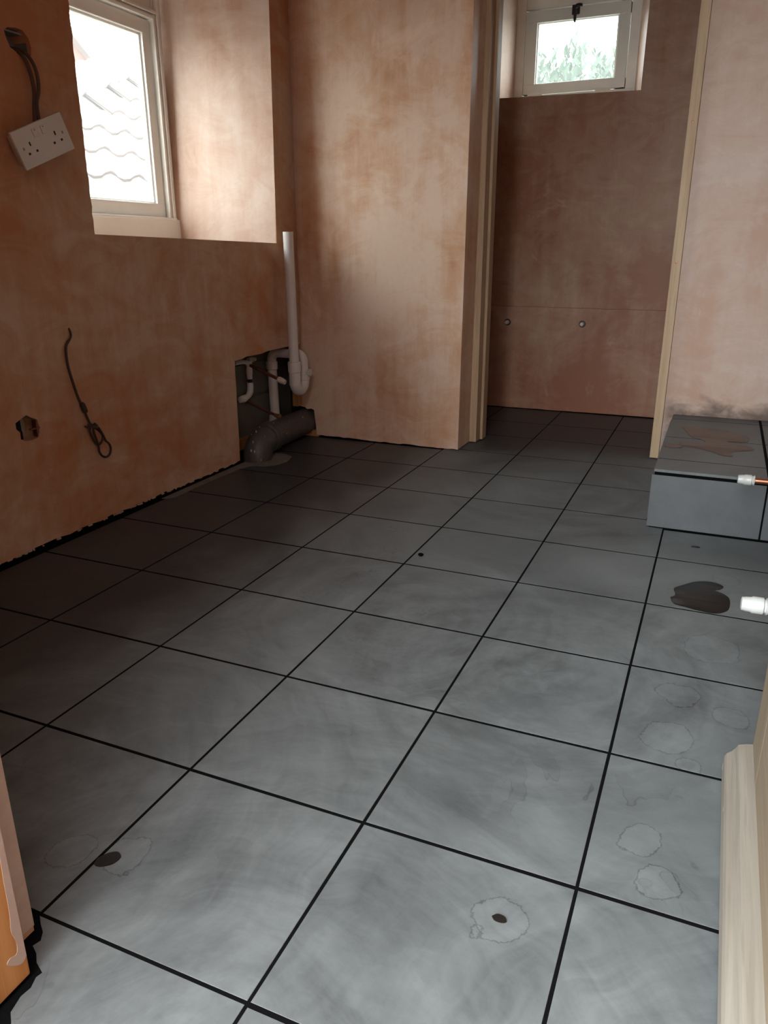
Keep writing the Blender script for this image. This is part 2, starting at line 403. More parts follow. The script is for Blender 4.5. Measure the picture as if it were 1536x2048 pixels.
# cut tile in the doorway, roughly nibbled round the jamb
me_ = None
outl = [(.2978, -.002), (.0022, -.002), (.012, -.010), (.024, -.018), (.031, -.028), (.028, -.037), (.040, -.043), (.050, -.052), (.066, -.059), (.064, -.066),
        (.069, -.078), (.067, -.090), (.072, -.108), (.083, -.117), (.078, -.135), (.081, -.16), (.079, -.198), (.2978, -.198)]
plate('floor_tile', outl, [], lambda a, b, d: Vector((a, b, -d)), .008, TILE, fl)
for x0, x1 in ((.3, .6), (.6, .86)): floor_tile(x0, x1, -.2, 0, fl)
sc = plate('screed_strip', [(-.938, 1.40), (-.905, 1.42), (-.906, 1.60), (-.903, 1.80), (-.88, 1.86), (-.83, 1.87), (-.80, 1.90), (-.79, 1.96), (-.81, 2.03), (-.86, 2.06), (-.94, 2.06)],
      [], lambda a, b, d: Vector((a, b, .0012-d)), .006, SCREED, fl)
box('door_sill', .06, .84, -.34, -.203, -.004, .006, SCREED, fl, .003)

# ------------------------------------------------------------------ walls
xl = lambda a, b, d: Vector((XL-d, a, b))          # (y, z) on the left wall
bot = .012
lw_outer = jag((YD, bot+.003), (1.868, bot), 46, .0035) + jag((1.868, bot), (1.876, .387), 8, .0012) + \
    [(1.876, .387), (1.93, .389), (1.95, .394), (2.06, .392), (2.10, .397), (2.37, .396), (2.37, ZC), (YD, ZC)]
win_hole = [(2.211, .797), (2.236, 1.62), (2.243, 1.86), (1.252, 1.86)] + jag((1.252, 1.86), (1.243, .797), 60, .0022)
top_hole = [(1.029, 1.259), (1.041, 1.267), (1.062, 1.271), (1.085, 1.270), (1.100, 1.256), (1.105, 1.236), (1.099, 1.213), (1.088, 1.222), (1.072, 1.216), (1.058, 1.219), (1.040, 1.226), (1.032, 1.243)]
low_hole = [(.884, .356), (.900, .362), (.921, .370), (.936, .360), (.953, .352), (.957, .335), (.955, .318), (.946, .305), (.926, .302), (.905, .304), (.893, .312), (.894, .330), (.884, .340)]
wl = struct(plate('wall_left', lw_outer, [win_hole, top_hole, low_hole], xl, .135, PL_LEFT))
bm = bmesh.new(); rc = random.Random(5)                 # pale crumbs clinging to the ragged bottom edge of the plaster
for k in range(90):
    y = rc.uniform(.3, 1.84); L_ = rc.uniform(.003, .016)
    bm_box(bm, XL-.004, XL+rc.uniform(.0006, .0022), y, y+L_, .0085+rc.uniform(-.001, .002), .0125+rc.uniform(0, .003), .0008, 1)
o = finish(bm, 'plaster_crumbs', PL_RIGHT, wl); o['kind'] = 'stuff'
# masonry core behind the plaster, with the splayed window opening
def quad_mesh(name, quads, mat, parent=None):
    bm = bmesh.new()
    for q in quads: bm.faces.new([bm.verts.new(p) for p in q])
    bmesh.ops.remove_doubles(bm, verts=bm.verts, dist=1e-5)
    me = bpy.data.meshes.new(name); bm.to_mesh(me); bm.free()
    o = link(name, me, mat, parent)
    if parent: o.location = -parent_origin(parent)
    return o
XW = -1.35
core = plate('masonry_core', [(YD-.3, -.05), (2.60, -.05), (2.60, ZC), (YD-.3, ZC)], [[(2.26, .775), (2.26, 1.88), (1.215, 1.88), (1.215, .775)]],
             lambda a, b, d: Vector((-1.078-d, a, b)), .36, CEMENT, wl)
# reveal linings
def prism(name, pts0, pts1, mat, parent=None):
    bm = bmesh.new(); a = [bm.verts.new(p) for p in pts0]; b = [bm.verts.new(p) for p in pts1]
    bm.faces.new(a); bm.faces.new(list(reversed(b)))
    for i in range(len(a)): bm.faces.new((a[i], a[(i+1) % len(a)], b[(i+1) % len(b)], b[i]))
    return finish(bm, name, mat, parent)
zs0, zs1 = .760, 1.862
prism('window_reveal', [(XL-.0005, 2.2115, zs0+.03), (XW-.06, 2.125, zs0+.03), (XW-.06, 2.29, zs0+.03), (XL-.0005, 2.29, zs0+.03)],
      [(XL-.0005, 2.2425, zs1), (XW-.06, 2.168, zs1), (XW-.06, 2.29, zs1), (XL-.0005, 2.29, zs1)], PL_REVEAL, wl)
prism('window_reveal', [(XL-.004, 1.2425, zs0+.03), (XW-.06, 1.31, zs0+.03), (XW-.06, 1.20, zs0+.03), (XL-.004, 1.20, zs0+.03)],
      [(XL-.004, 1.2515, zs1), (XW-.06, 1.31, zs1), (XW-.06, 1.20, zs1), (XL-.004, 1.20, zs1)], PL_REVEAL, wl)
box('window_sill', XW-.06, XL-.003, 1.20, 2.28, .77, .797, PL_REVEAL, wl, .001)
box('window_soffit', XW-.06, XL-.003, 1.20, 2.28, 1.86, 1.90, PL_REVEAL, wl, .001)
# bits seen in the holes of the left wall
bm = bmesh.new(); bm_box(bm, XL-.06, XL-.052, 1.00, 1.13, 1.19, 1.30); bm_box(bm, XL-.05, XL-.013, 1.043, 1.105, 1.262, 1.266); bm_box(bm, XL-.05, XL-.012, 1.102, 1.106, 1.20, 1.265)
finish(bm, 'back_box', STEEL, wl)
box('dark_socket_box', XL-.052, XL-.020, 1.018, 1.047, 1.19, 1.285, BLACK, wl, .002)
bm = bmesh.new(); bm_box(bm, XL-.06, XL-.052, .86, .97, .285, .385)
finish(bm, 'back_box', simple('dull_zinc', (.42, .42, .36), .7, .2, var=.2), wl)
box('dark_socket_box', XL-.05, XL-.030, .902, .926, .295, .372, BLACK, wl, .002)
box('dark_socket_box', XL-.045, XL-.028, .885, .926, .298, .325, BLACK, wl, .002)
box('copper_strip', XL-.012, XL+.004, .944, .948, .308, .352, DULLCOPPER, wl, .001)
box('copper_strip', XL-.008, XL+.002, .928, .958, .328, .332, DULLCOPPER, wl, .001)

# boxed-out back wall, cut away low in the corner round the soil pipe
yb = lambda a, b, d: Vector((a, YB+d, b))
bw_outer = [(-1.10, .40), (-.9735, .40), (-.9735, .132), (-.935, .126), (-.925, .119), (-.905, .122), (-.892, .117), (-.889, .09), (-.885, .05), (-.882, .008)] + \
    jag((-.880, .008), (-.237, .004), 30, .0022) + [(-.237, .004), (-.228, 1.2), (-.224, ZC), (-1.10, ZC)]
wb = struct(plate('wall_back', bw_outer, [], yb, .155, PL_BACK))
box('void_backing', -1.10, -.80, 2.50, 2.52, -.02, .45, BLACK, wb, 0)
box('timber_plate', -.98, -.876, 2.378, 2.42, -.002, .028, STUD, wb, .002)
# partition beyond it (left part is hidden behind the box), right part over the step
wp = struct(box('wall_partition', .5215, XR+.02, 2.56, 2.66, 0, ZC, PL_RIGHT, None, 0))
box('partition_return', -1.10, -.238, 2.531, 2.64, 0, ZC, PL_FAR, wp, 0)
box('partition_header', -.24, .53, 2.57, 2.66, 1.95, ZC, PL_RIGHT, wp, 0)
# far room
far_outer = [(-.95, 0), (1.15, 0), (1.15, ZC), (-.95, ZC)]
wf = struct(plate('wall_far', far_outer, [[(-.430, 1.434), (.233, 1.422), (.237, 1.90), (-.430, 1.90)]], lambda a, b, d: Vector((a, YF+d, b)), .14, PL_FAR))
lower = [(-.95, .004)] + jag((-.95, .004), (1.10, .006), 40, .002)[1:] + [(1.10, .006), (1.10, .500)] + jag((1.10, .500), (-.95, .507), 50, .0012)[1:] + [(-.95, .507)]
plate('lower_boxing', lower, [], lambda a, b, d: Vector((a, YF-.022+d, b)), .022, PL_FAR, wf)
plate('outer_masonry', [(-1.1, -.05), (1.25, -.05), (1.25, ZC), (-1.1, ZC)], [[(-.47, 1.405), (.28, 1.405), (.28, 1.92), (-.47, 1.92)]], lambda a, b, d: Vector((a, YF+.14+d, b)), .20, CEMENT, wf)
prism('window_reveal', [(-.4295, YF+.001, 1.40), (-.383, 3.64, 1.40), (-.50, 3.64, 1.40), (-.50, YF+.001, 1.40)], [(-.4295, YF+.001, 1.90), (-.383, 3.64, 1.90), (-.50, 3.64, 1.90), (-.50, YF+.001, 1.90)], PL_REVEAL, wf)
prism('window_reveal', [(.2325, YF+.001, 1.40), (.165, 3.64, 1.40), (.30, 3.64, 1.40), (.30, YF+.001, 1.40)], [(.2365, YF+.001, 1.90), (.165, 3.64, 1.90), (.30, 3.64, 1.90), (.30, YF+.001, 1.90)], PL_REVEAL, wf)
prism('window_sill', [(-.44, YF+.002, 1.434), (.24, YF+.002, 1.422), (.24, 3.64, 1.455), (-.44, 3.64, 1.46)], [(-.44, YF+.002, 1.41), (.24, YF+.002, 1.40), (.24, 3.64, 1.40), (-.44, 3.64, 1.40)], PL_REVEAL, wf)
box('window_soffit', -.44, .24, YF+.002, 3.64, 1.90, 1.93, PL_REVEAL, wf, .001)
struct(box('wall_far_left', -1.05, -.95, 2.53, YF+.05, 0, ZC, PL_FAR, None, 0))
struct(box('wall_right', XR, XR+.12, -.36, YF+.02, -.02, ZC, PL_RIGHT, None, 0))
# front wall with the doorway
wfr = struct(plate('wall_front', [(-1.08, -.02), (.012, -.02), (.012, 1.97), (.862, 1.97), (.862, -.02), (1.22, -.02), (1.22, ZC), (-1.08, ZC)], [], lambda a, b, d: Vector((a, YD-d, b)), .26, PL_LEFT))
struct(box('ceiling', -1.45, 1.22, -.30, 3.70, ZC, ZC+.1, PL_CEIL, None, 0))

# ------------------------------------------------------------------ timber trims
t1 = struct(empty('trim_1', (-.22, 2.59, 0)))
box('lining_board', -.2365, -.207, 2.528, 2.662, .004, 1.96, PINELINING, t1, .002)
box('door_stop', -.208, -.196, 2.585, 2.64, .004, 1.95, PINELINING, t1, .002)
for z in (.33, .78, 1.02, 1.30): lathe('nail_head', (-.2071, 2.555, z), (1, 0, 0), [(-.001, .002), (.0006, .002), (.0009, .001)], BLACKIRON, t1, 8)
t2 = struct(empty('trim_2', (.505, 2.59, 0)))
box('lining_board', .4885, .521, 2.546, 2.68, .004, 1.96, PINELINING, t2, .002)
for z in (.725, 1.178, 1.62): lathe('screw_head', (.5045, 2.5462, z), (0, -1, 0), [(-.001, .0045), (.0008, .0045), (.0012, .0025)], DULLCOPPER, t2, 10)
box('lining_head', -.24, .53, 2.55, 2.67, 1.93, 1.96, PINELINING, t2, .002)
# door frame jamb beside the camera
t3 = struct(empty('trim_3', (.03, -.1, 0)))
box('jamb_stop', .0125, .060, -.205, -.068, .006, 1.93, JAMB, t3, .003, 3)
box('rebate_face', .0125, .0235, -.0675, -.026, .018, 1.95, REBATE, t3, .002)
smear = smooth_path([(y, z, 0) for y, z in [(-.0695, .034), (-.076, .030), (-.086, .037), (-.093, .046), (-.088, .050), (-.080, .048), (-.0775, .062), (-.081, .080), (-.0785, .105), (-.0775, .150), (-.0750, .20), (-.0730, .26), (-.0710, .31), (-.0695, .33)]], 4)
smear = [(v.x, v.y) for v in smear]
plate('plaster_smear', smear, [], lambda a, b, d: Vector((.0606-d, a, b)), .0012, REBATE, t3)
box('jamb_hinge_side', .815, .862, -.205, -.075, .006, 1.95, JAMB, t3, .003)
box('jamb_head', .0125, .862, -.205, -.068, 1.93, 1.97, JAMB, t3, .003)

# ------------------------------------------------------------------ windows
def bar(name, axis, fixed, u0, u1, z0, z1, d0, d1, mat, parent, bev=.003):
    if axis == 'x': return box(name, min(fixed+d0, fixed+d1), max(fixed+d0, fixed+d1), u0, u1, z0, z1, mat, parent, bev)
    return box(name, u0, u1, min(fixed+d0, fixed+d1), max(fixed+d0, fixed+d1), z0, z1, mat, parent, bev)
w1 = struct(empty('window_1', (XW, 1.72, .8)))
fr = bar('window_frame', 'x', XW, 2.095, 2.142, .80, 1.86, .0, -.07, OLDPAINT, w1)
bar('frame_bead', 'x', XW, 2.092, 2.104, .888, 1.575, .008, -.01, OLDPAINT, fr)
bar('frame_bead', 'x', XW, 2.108, 2.122, .80, 1.66, .012, -.01, WHITEPAINT, fr)
bar('window_frame', 'x', XW, 1.30, 1.345, .80, 1.86, .0, -.07, OLDPAINT, w1)
f2 = bar('frame_sill_rail', 'x', XW, 1.30, 2.142, .79, .886, .014, -.07, WHITEPAINT, w1)
bar('frame_bead', 'x', XW, 1.31, 2.12, .882, .892, .018, -.01, WHITEPAINT, f2)
fh = bar('frame_head', 'x', XW, 1.302, 2.15, 1.562, 1.859, -.004, -.069, OLDPAINT, w1)
bar('frame_bead', 'x', XW, 1.31, 2.118, 1.562, 1.575, .006, -.01, WHITEPAINT, fh)
bar('frame_bead', 'x', XW, 1.31, 2.128, 1.580, 1.592, .010, -.01, OLDPAINT, fh)
sa = empty('sash', (XW-.015, 1.72, .9)); sa.parent = w1; sa.location = Vector((XW-.015, 1.72, .9))-w1.location
def sashbar(n_, *a): return bar(n_, 'x', XW-.012, *a, WHITEPAINT, sa, .003)
sashbar('sash_stile', 2.047, 2.090, .893, 1.558, 0, -.04); sashbar('sash_stile', 1.348, 1.392, .893, 1.558, 0, -.04)
sashbar('sash_rail', 1.348, 2.090, .893, .942, .001, -.04); sashbar('sash_rail', 1.348, 2.090, 1.512, 1.558, .001, -.04)
sashbar('glazing_bead', 2.038, 2.049, .94, 1.516, -.010, -.03); sashbar('glazing_bead', 1.39, 1.40, .94, 1.516, -.010, -.03)
sashbar('glazing_bead', 1.39, 2.047, .940, .948, -.010, -.03); sashbar('glazing_bead', 1.39, 2.047, 1.504, 1.514, -.010, -.03)
bar('pane', 'x', XW-.034, 1.385, 2.05, .936, 1.518, .0, -.004, GLASS, sa, 0)

YW = 3.585
w2 = struct(empty('window_2', (-.11, YW, 1.45)))
bar('window_frame', 'y', YW, -.392, -.347, 1.452, 1.90, 0, .06, OLDPAINT, w2); bar('window_frame', 'y', YW, .134, .185, 1.445, 1.90, 0, .06, OLDPAINT, w2)
bar('frame_sill_rail', 'y', YW, -.392, .185, 1.442, 1.474, -.004, .06, OLDPAINT, w2); bar('frame_head', 'y', YW, -.3468, .1338, 1.832, 1.899, .0005, .0595, OLDPAINT, w2)
s2 = empty('sash', (-.108, YW, 1.478)); s2.parent = w2; s2.location = Vector((-.108, YW, 1.478))-w2.location
SASH2 = simple('pale_grey_green_paint', (.68, .68, .62), .45, var=.06, scale=7)
def sb(n_, *a): return bar(n_, 'y', YW, *a, SASH2, s2, .003)
sb('sash_stile', -.345, -.290, 1.478, 1.826, -.004, .034); sb('sash_stile', .082, .131, 1.478, 1.826, -.004, .034)
sb('sash_rail', -.345, .131, 1.478, 1.522, -.005, .034); sb('sash_rail', -.345, .131, 1.776, 1.826, -.005, .034)
sb('glazing_bead', -.292, -.284, 1.52, 1.778, .004, .02); sb('glazing_bead', .076, .084, 1.52, 1.778, .004, .02)
sb('glazing_bead', -.29, .082, 1.518, 1.525, .004, .02); sb('glazing_bead', -.29, .082, 1.772, 1.779, .004, .02)
bar('pane', 'y', YW+.020, -.295, .087, 1.517, 1.781, 0, .004, GLASS, s2, 0)
for x in (-.285, .035):
    h = bar('hinge', 'y', YW, x-.034, x+.034, 1.469, 1.485, -.007, -.003, OLDPAINT, w2, .001)
    tube('hinge_pin', [(x-.034, YW-.009, 1.477), (x+.034, YW-.009, 1.477)], .0042, OLDPAINT, h, 10)
ct = bar('catch', 'y', YW, -.132, -.096, 1.792, 1.832, -.012, -.004, BLACKIRON, w2, .003)
tube('catch_lever', smooth_path([(-.083, YW-.028, 1.822), (-.100, YW-.026, 1.826), (-.116, YW-.020, 1.812), (-.115, YW-.016, 1.786), (-.116, YW-.012, 1.760)], 4), [.006]*5+[.009]*4+[.010]*3+[.007]*3+[.005]*2, BLACKIRON, ct, 10)

# ------------------------------------------------------------------ door leaf, opened inward on the right
d1 = struct(empty('door_1', (.825, -.06, .004)))
DX0, DX1, DY0, DY1 = .803, .845, -.072, .620
box('door_stile', DX0, DX1, DY1-.105, DY1, .004, 1.93, DOORWOOD, d1, .003)
box('door_stile', DX0, DX1, DY0, DY0+.10, .004, 1.93, DOORWOOD, d1, .003)
DRAIL = wood('weathered_rail_timber', (.17, .125, .08), (.22, .17, .115), 'y')
for z0, z1 in ((.004, .22), (.85, 1.02), (1.82, 1.93)): box('door_rail', DX0+.0003, DX1-.0003, DY0+.10, DY1-.105, z0, z1, DRAIL, d1, .001)
nb = 5; y0 = DY0+.10; wy = (DY1-.105-y0)/nb
for z0, z1 in ((.22, .85), (1.02, 1.82)):
    for k in range(nb): box('door_board', DX0+.012, DX1-.012, y0+k*wy+.0008, y0+(k+1)*wy-.0008, z0, z1, DOORWOOD, d1, .0025)
prof = [(.8035, .0625), (.7935, .0600), (.7835, .0560), (.7810, .0500), (.7765, .0430), (.7700, .0370), (.7672, .0310), (.7665, .0200), (.7665, .0080), (.7725, .0060), (.8035, .0060)]
prism('weatherboard', [(x, .618, z) for x, z in prof], [(x, -.06, z) for x, z in prof], WBOARD, d1)

# ------------------------------------------------------------------ tiled step
st = tag(empty('tiled_step', (.83, 2.14, 0)), 'raised step clad in dark slate tiles under the pink partition wall', 'step')
box('step_core', .558, XR-.001, 1.7365, 2.5585, .001, .1776, GROUT, st, 0)
for x0, x1 in ((.550, .852), (.852, XR-.002)):
    o = link('riser_tile', tile_mesh(x1-x0-2*J, .156, .008, True), RISER, st)
    o.location = Vector(((x0+x1)/2, 1.735, .082))-st.location; o.rotation_euler = (math.pi/2, 0, 0)
    for y0, y1 in ((1.730, 1.862), (1.862, 2.163), (2.163, 2.476), (2.476, 2.556)):
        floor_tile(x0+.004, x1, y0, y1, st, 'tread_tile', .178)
o = link('riser_tile', tile_mesh(.40, .156, .008, True), RISER, st); o.location = Vector((.551, 1.94, .082))-st.location; o.rotation_euler = (math.pi/2, 0, -math.pi/2)
o = link('riser_tile', tile_mesh(.40, .156, .008, True), RISER, st); o.location = Vector((.551, 2.345, .082))-st.location; o.rotation_euler = (math.pi/2, 0, -math.pi/2)

# ------------------------------------------------------------------ puddles
def puddle(name, pts, z, mat, label, th=.0009):
    P = smooth_path([(x, y, 0) for x, y in pts]+[(pts[0][0], pts[0][1], 0)], 5)[:-1]
    c = sum(P, Vector())/len(P); bm = bmesh.new()
    bt = [bm.verts.new((p.x, p.y, z)) for p in P]
    tp = [bm.verts.new((p.x+(c.x-p.x)*.02, p.y+(c.y-p.y)*.02, z+th)) for p in P]
    for i in range(len(P)): j = (i+1) % len(P); bm.faces.new((bt[i], bt[j], tp[j], tp[i]))
    for t in tessellate_polygon([[v.co.copy() for v in tp]]): bm.faces.new([tp[i] for i in t])
    for t in tessellate_polygon([[v.co.copy() for v in bt]]): bm.faces.new([bt[i] for i in reversed(t)])
    return tag(finish(bm, name, mat, None, True), label, 'puddle')
ZT = .1787
puddle('water_puddle', [(.598, 2.343), (.62, 2.358), (.66, 2.35), (.70, 2.338), (.74, 2.322), (.79, 2.275), (.812, 2.24), (.808, 2.19), (.795, 2.168), (.745, 2.163), (.757, 2.150), (.79, 2.13), (.822, 2.098),
     (.815, 2.06), (.775, 2.035), (.757, 2.005), (.762, 1.965), (.735, 1.962), (.70, 2.00), (.66, 2.03), (.625, 2.045), (.60, 2.055), (.604, 2.085), (.63, 2.10), (.67, 2.10), (.68, 2.125), (.665, 2.16), (.635, 2.19), (.615, 2.27)],
     ZT, BROWNWATER, 'large murky brown puddle spread over the tiled step')
puddle('water_puddle', [(.560, 2.045), (.575, 2.06), (.600, 2.05), (.614, 2.035), (.606, 2.015), (.585, 2.012), (.565, 2.018)], ZT, BROWNWATER, 'small brown puddle at the left edge of the tiled step')
puddle('wet_patch', [(.650, 1.254), (.660, 1.275), (.655, 1.312), (.675, 1.342), (.70, 1.372), (.728, 1.385), (.75, 1.382), (.764, 1.366), (.756, 1.345), (.745, 1.335), (.765, 1.322), (.777, 1.300), (.778, 1.26), (.772, 1.228), (.748, 1.204), (.715, 1.205), (.685, 1.214), (.66, 1.222)],
     .0005, WATER, 'dark wet patch on the floor left of the lower copper pipe')
puddle('wet_spot', [(.512, .215), (.518, .221), (.527, .220), (.531, .214), (.526, .210), (.517, .210)], .0005, WATER, 'tiny dark wet spot inside a water ring at the front of the floor')
puddle('wet_spot', [(.000, .098), (.008, .112), (.018, .118), (.028, .112), (.026, .098), (.014, .088), (.004, .088)], .0005, WATER, 'dark oval wet spot near the wooden door jamb')
puddle('wet_spot', [(.680, 1.618), (.688, 1.626), (.699, 1.624), (.703, 1.617), (.695, 1.611), (.684, 1.612)], .0005, WATER, 'tiny dark wet spot just in front of the tiled step')
# dropped grout crumb
bm = bmesh.new(); bmesh.ops.create_icosphere(bm, subdivisions=2, radius=.008)
for v in bm.verts: v.co = Vector((v.co.x*random.uniform(.8, 1.3), v.co.y*random.uniform(.7, 1.1), max(-.0035, v.co.z*.55*random.uniform(.8, 1.1)))) + Vector((.022, 1.268, .0035))
tag(finish(bm, 'grout_crumb', GROUT, None, True), 'small black lump of grout lying on a floor joint', 'crumb')

# ------------------------------------------------------------------ socket hanging by its cables
so = tag(empty('double_socket', (-.905, 1.04, 1.02)), 'white double wall socket hanging askew from brown cables on the left wall', 'socket')
bx, by, bz = Vector((.96, -.26, .04)).normalized(), None, None
tilt = math.radians(25)
uy = Vector((.26*.9, math.cos(tilt), math.sin(tilt))).normalized()
nx = uy.cross(Vector((0, -math.sin(tilt), math.cos(tilt)))).normalized(); uz = nx.cross(uy).normalized()
SC = Vector((-.880, 1.035, 1.022))
def local(bm):
    for v in bm.verts: v.co = SC + uy*v.co.x + uz*v.co.y + nx*v.co.z
def sbox(name, x0, x1, y0, y1, z0, z1, mat, parent, bev=.001):
    bm = bmesh.new(); bm_box(bm, x0, x1, y0, y1, z0, z1, bev); local(bm); return finish(bm, name, mat, parent, True)
sbox('faceplate', -.0735, .0735, -.043, .043, 0, .010, WHITEPL, so, .003)
sbox('back_module', -.068, .068, -.033, .033, -.022, 0, simple('pale_module', (.55, .50, .44), .6), so, .002)
for cx in (-.037, .037):
    for x, y, a, b in ((0, .006, .002, .0045), (-.011, -.013, .0028, .0025), (.011, -.013, .0028, .0025)):
        sbox('pin_slot', cx+x-a, cx+x+a, y-b, y+b, .0085, .0103, DARKHOLE, so, 0)
    rk = sbox('rocker_switch', cx*.33-.007, cx*.33+.007, .014, .032, .009, .0125, WHITEPL, so, .0015)
    sbox('switch_mark', cx*.33-.002, cx*.33+.002, .028, .030, .0123, .0129, simple('grey_mark', (.25, .2, .2), .5), rk, 0)
    sbox('screw_cover', cx*1.55-.002, cx*1.55+.002, -.002, .004, .0095, .0106, STEEL, so, 0)
c1 = [(-.975, 1.058, 1.232), (-.945, 1.062, 1.222), (-.928, 1.066, 1.205), (-.922, 1.072, 1.175), (-.918, 1.072, 1.140), (-.915, 1.064, 1.110), (-.910, 1.054, 1.075), (-.905, 1.046, 1.050), (-.900, 1.040, 1.022)]
c2 = [(-.975, 1.066, 1.232), (-.942, 1.074, 1.225), (-.926, 1.084, 1.205), (-.920, 1.090, 1.175), (-.915, 1.083, 1.140), (-.913, 1.070, 1.112), (-.910, 1.066, 1.080), (-.905, 1.066, 1.055), (-.900, 1.062, 1.022)]
tube('cable', smooth_path(c1, 5), .0042, CABLE, so, 8, 1.3)['label'] = 'brown cable'
tube('cable', smooth_path(c2, 5), .0042, CABLE, so, 8, 1.3)['label'] = 'brown cable'

# ------------------------------------------------------------------ looped cable hanging from the plaster
hc = tag(empty('hanging_cable', (XL, 1.10, .575)), 'thin brown cable tied in loops hanging down the left wall', 'cable')
X = XL+.006
tube('cable_run', smooth_path([(XL-.012, 1.104, .577), (XL+.001, 1.104, .570), (X, 1.101, .551), (X, 1.079, .527), (X+.001, 1.076, .480), (X+.003, 1.083, .434), (X+.006, 1.093, .385), (X+.008, 1.104, .355), (X+.008, 1.117, .318), (X+.008, 1.126, .300)], 5),
     [.0030]*12+[.0036]*34, CABLE2, hc, 8)
tube('cable_tie', smooth_path([(X+.009, 1.097, .369), (X+.010, 1.101, .364), (X+.010, 1.106, .350), (X+.010, 1.109, .342)], 4), [.004, .0065, .0075, .008, .008, .008, .008, .008, .008, .008, .0075, .0065, .004], CABLE2, hc, 10)
L1 = [(X+.012, 1.120, .308), (X+.012, 1.113, .290), (X+.010, 1.122, .266), (X+.010, 1.135, .245), (X+.012, 1.148, .246), (X+.014, 1.158, .262), (X+.012, 1.150, .280), (X+.010, 1.134, .296), (X+.010, 1.123, .306)]
L2 = [(X+.016, 1.126, .306), (X+.017, 1.122, .285), (X+.014, 1.133, .256), (X+.012, 1.138, .236), (X+.011, 1.140, .222), (X+.010, 1.150, .207), (X+.010, 1.166, .200), (X+.010, 1.181, .206), (X+.010, 1.187, .222), (X+.011, 1.181, .237), (X+.014, 1.166, .250), (X+.017, 1.156, .268), (X+.018, 1.143, .290), (X+.016, 1.130, .306)]
tube('cable_loop', smooth_path(L1, 6), .0034, CABLE2, hc, 8); tube('cable_loop', smooth_path(L2, 6), .0034, CABLE2, hc, 8)
tube('cable_tail', smooth_path([(X+.014, 1.128, .304), (X+.012, 1.116, .300), (X+.010, 1.104, .302), (X+.010, 1.100, .305)], 4), [.0034]*9+[.0026]*4, CABLE2, hc, 8)
tube('cable_knot', smooth_path([(X+.006, 1.115, .306), (X+.020, 1.119, .300), (X+.024, 1.128, .298), (X+.018, 1.135, .300), (X+.008, 1.137, .304)], 4), .0042, CABLE2, hc, 8)

# ------------------------------------------------------------------ corner plumbing
R4 = .0198
sp = tag(empty('waste_standpipe', (-.886, 2.212, .24)), 'tall white plastic standpipe with U-bend trap in the corner', 'waste pipe')
sx_, sy_ = -.886, 2.212; lx, ly = -.886, 2.287
bm = bmesh.new(); n_ = 24                                       # open-topped upright
ring = lambda r, z: [bm.verts.new((sx_-.004*(z-.3)/.5+r*math.cos(2*math.pi*k/n_), sy_+r*math.sin(2*math.pi*k/n_), z)) for k in range(n_)]
Rg = [ring(R4, .285), ring(R4, .838), ring(R4-.003, .838), ring(R4-.003, .70)]
for a, b in zip(Rg, Rg[1:]):
    for k in range(n_): bm.faces.new((a[k], a[(k+1) % n_], b[(k+1) % n_], b[k]))
finish(bm, 'standpipe', PVC, sp, True)
lathe('trap_collar', (sx_, sy_, .250), (0, 0, 1), [(0, .0235), (.052, .0235), (.054, .0262), (.090, .0268), (.094, .0255), (.096, .022)], PVC, sp, 24)
ub = tube('trap_bend', [(sx_, sy_, .275)]+arc((sx_, (sy_+ly)/2, .262), (0, -1, 0), (0, 0, -1), (ly-sy_)/2, 0, math.pi, 14)+[(lx, ly, .285)], .0225, PVC, sp, 20)
lathe('trap_collar', (lx, ly, .262), (0, 0, 1), [(0, .0235), (.002, .0252), (.020, .0252), (.022, .0235)], PVC, ub, 20)
iv = lathe('inspection_nut', (lx+.012, ly, .292), (1, .1, 0), [(0, .014), (.012, .014), (.013, .016), (.020, .016), (.021, .012)], PVC, sp, 12)
pts = [(lx, ly, .275), (lx, ly, .335)]+arc((lx-.032, ly, .335), (1, 0, 0), (0, 0, 1), .032, 0, math.pi/2, 8)+[(-.95, ly, .367)]
tube('trap_outlet', pts, R4, PVC, sp, 20)
lathe('coupling', (-.915, ly, .367), (-1, 0, 0), [(0, .0235), (.002, .0262), (.028, .0262), (.030, .0235)], PVC, sp, 20)
pts = [(-.93, ly, .367), (-1.006, ly, .367)]+arc((-1.006, ly, .335), (0, 0, 1), (-1, 0, 0), .032, 0, math.pi/2, 8)[1:]+[(-1.038, ly, .31), (-1.034, ly, .10)]
tube('waste_drop', pts, R4, PVC, sp, 20)
lathe('elbow_socket', (-1.038, ly, .33), (0, 0, -1), [(0, .0235), (.001, .0245), (.032, .0245), (.034, .0218)], PVC, sp, 20)
lathe('boss_connector', (-1.034, ly, .10), (0, 0, -1), [(0, .026), (.03, .026), (.031, .02)], PVC, sp, 16)

so2 = tag(empty('soil_pipe', (-.915, 1.955, 0)), 'thick dark grey soil pipe bending out of the floor into the back wall', 'soil pipe')
sx2, sy2 = -.915, 1.950
pts = [(sx2, sy2, -.004), (sx2, sy2, .006)]+arc((sx2, sy2+.065, .004), (0, -1, 0), (0, 0, 1), .065, 0, math.pi/2*.93, 12)[1:]
e = pts[-1]; end = Vector((-.952, 2.47, .060))
tube('pipe_elbow', pts, [.0555]*len(pts), SOILGREY, so2, 28)
bm = bmesh.new(); a_ = Vector(pts[-1]); dr = (end-a_).normalized()
sweep(bm, [a_-dr*.004, a_+dr*.004, a_+dr*.008, a_+dr*.06, a_+dr*.064, a_+dr*.2], [.0555, .0555, .0600, .0600, .0550, .0550], 28); finish(bm, 'pipe_socket', SOILGREY, so2, True)
tube('pipe_run', [a_+dr*.06, end], .0545, SOILGREY, so2, 28)
bm = bmesh.new()
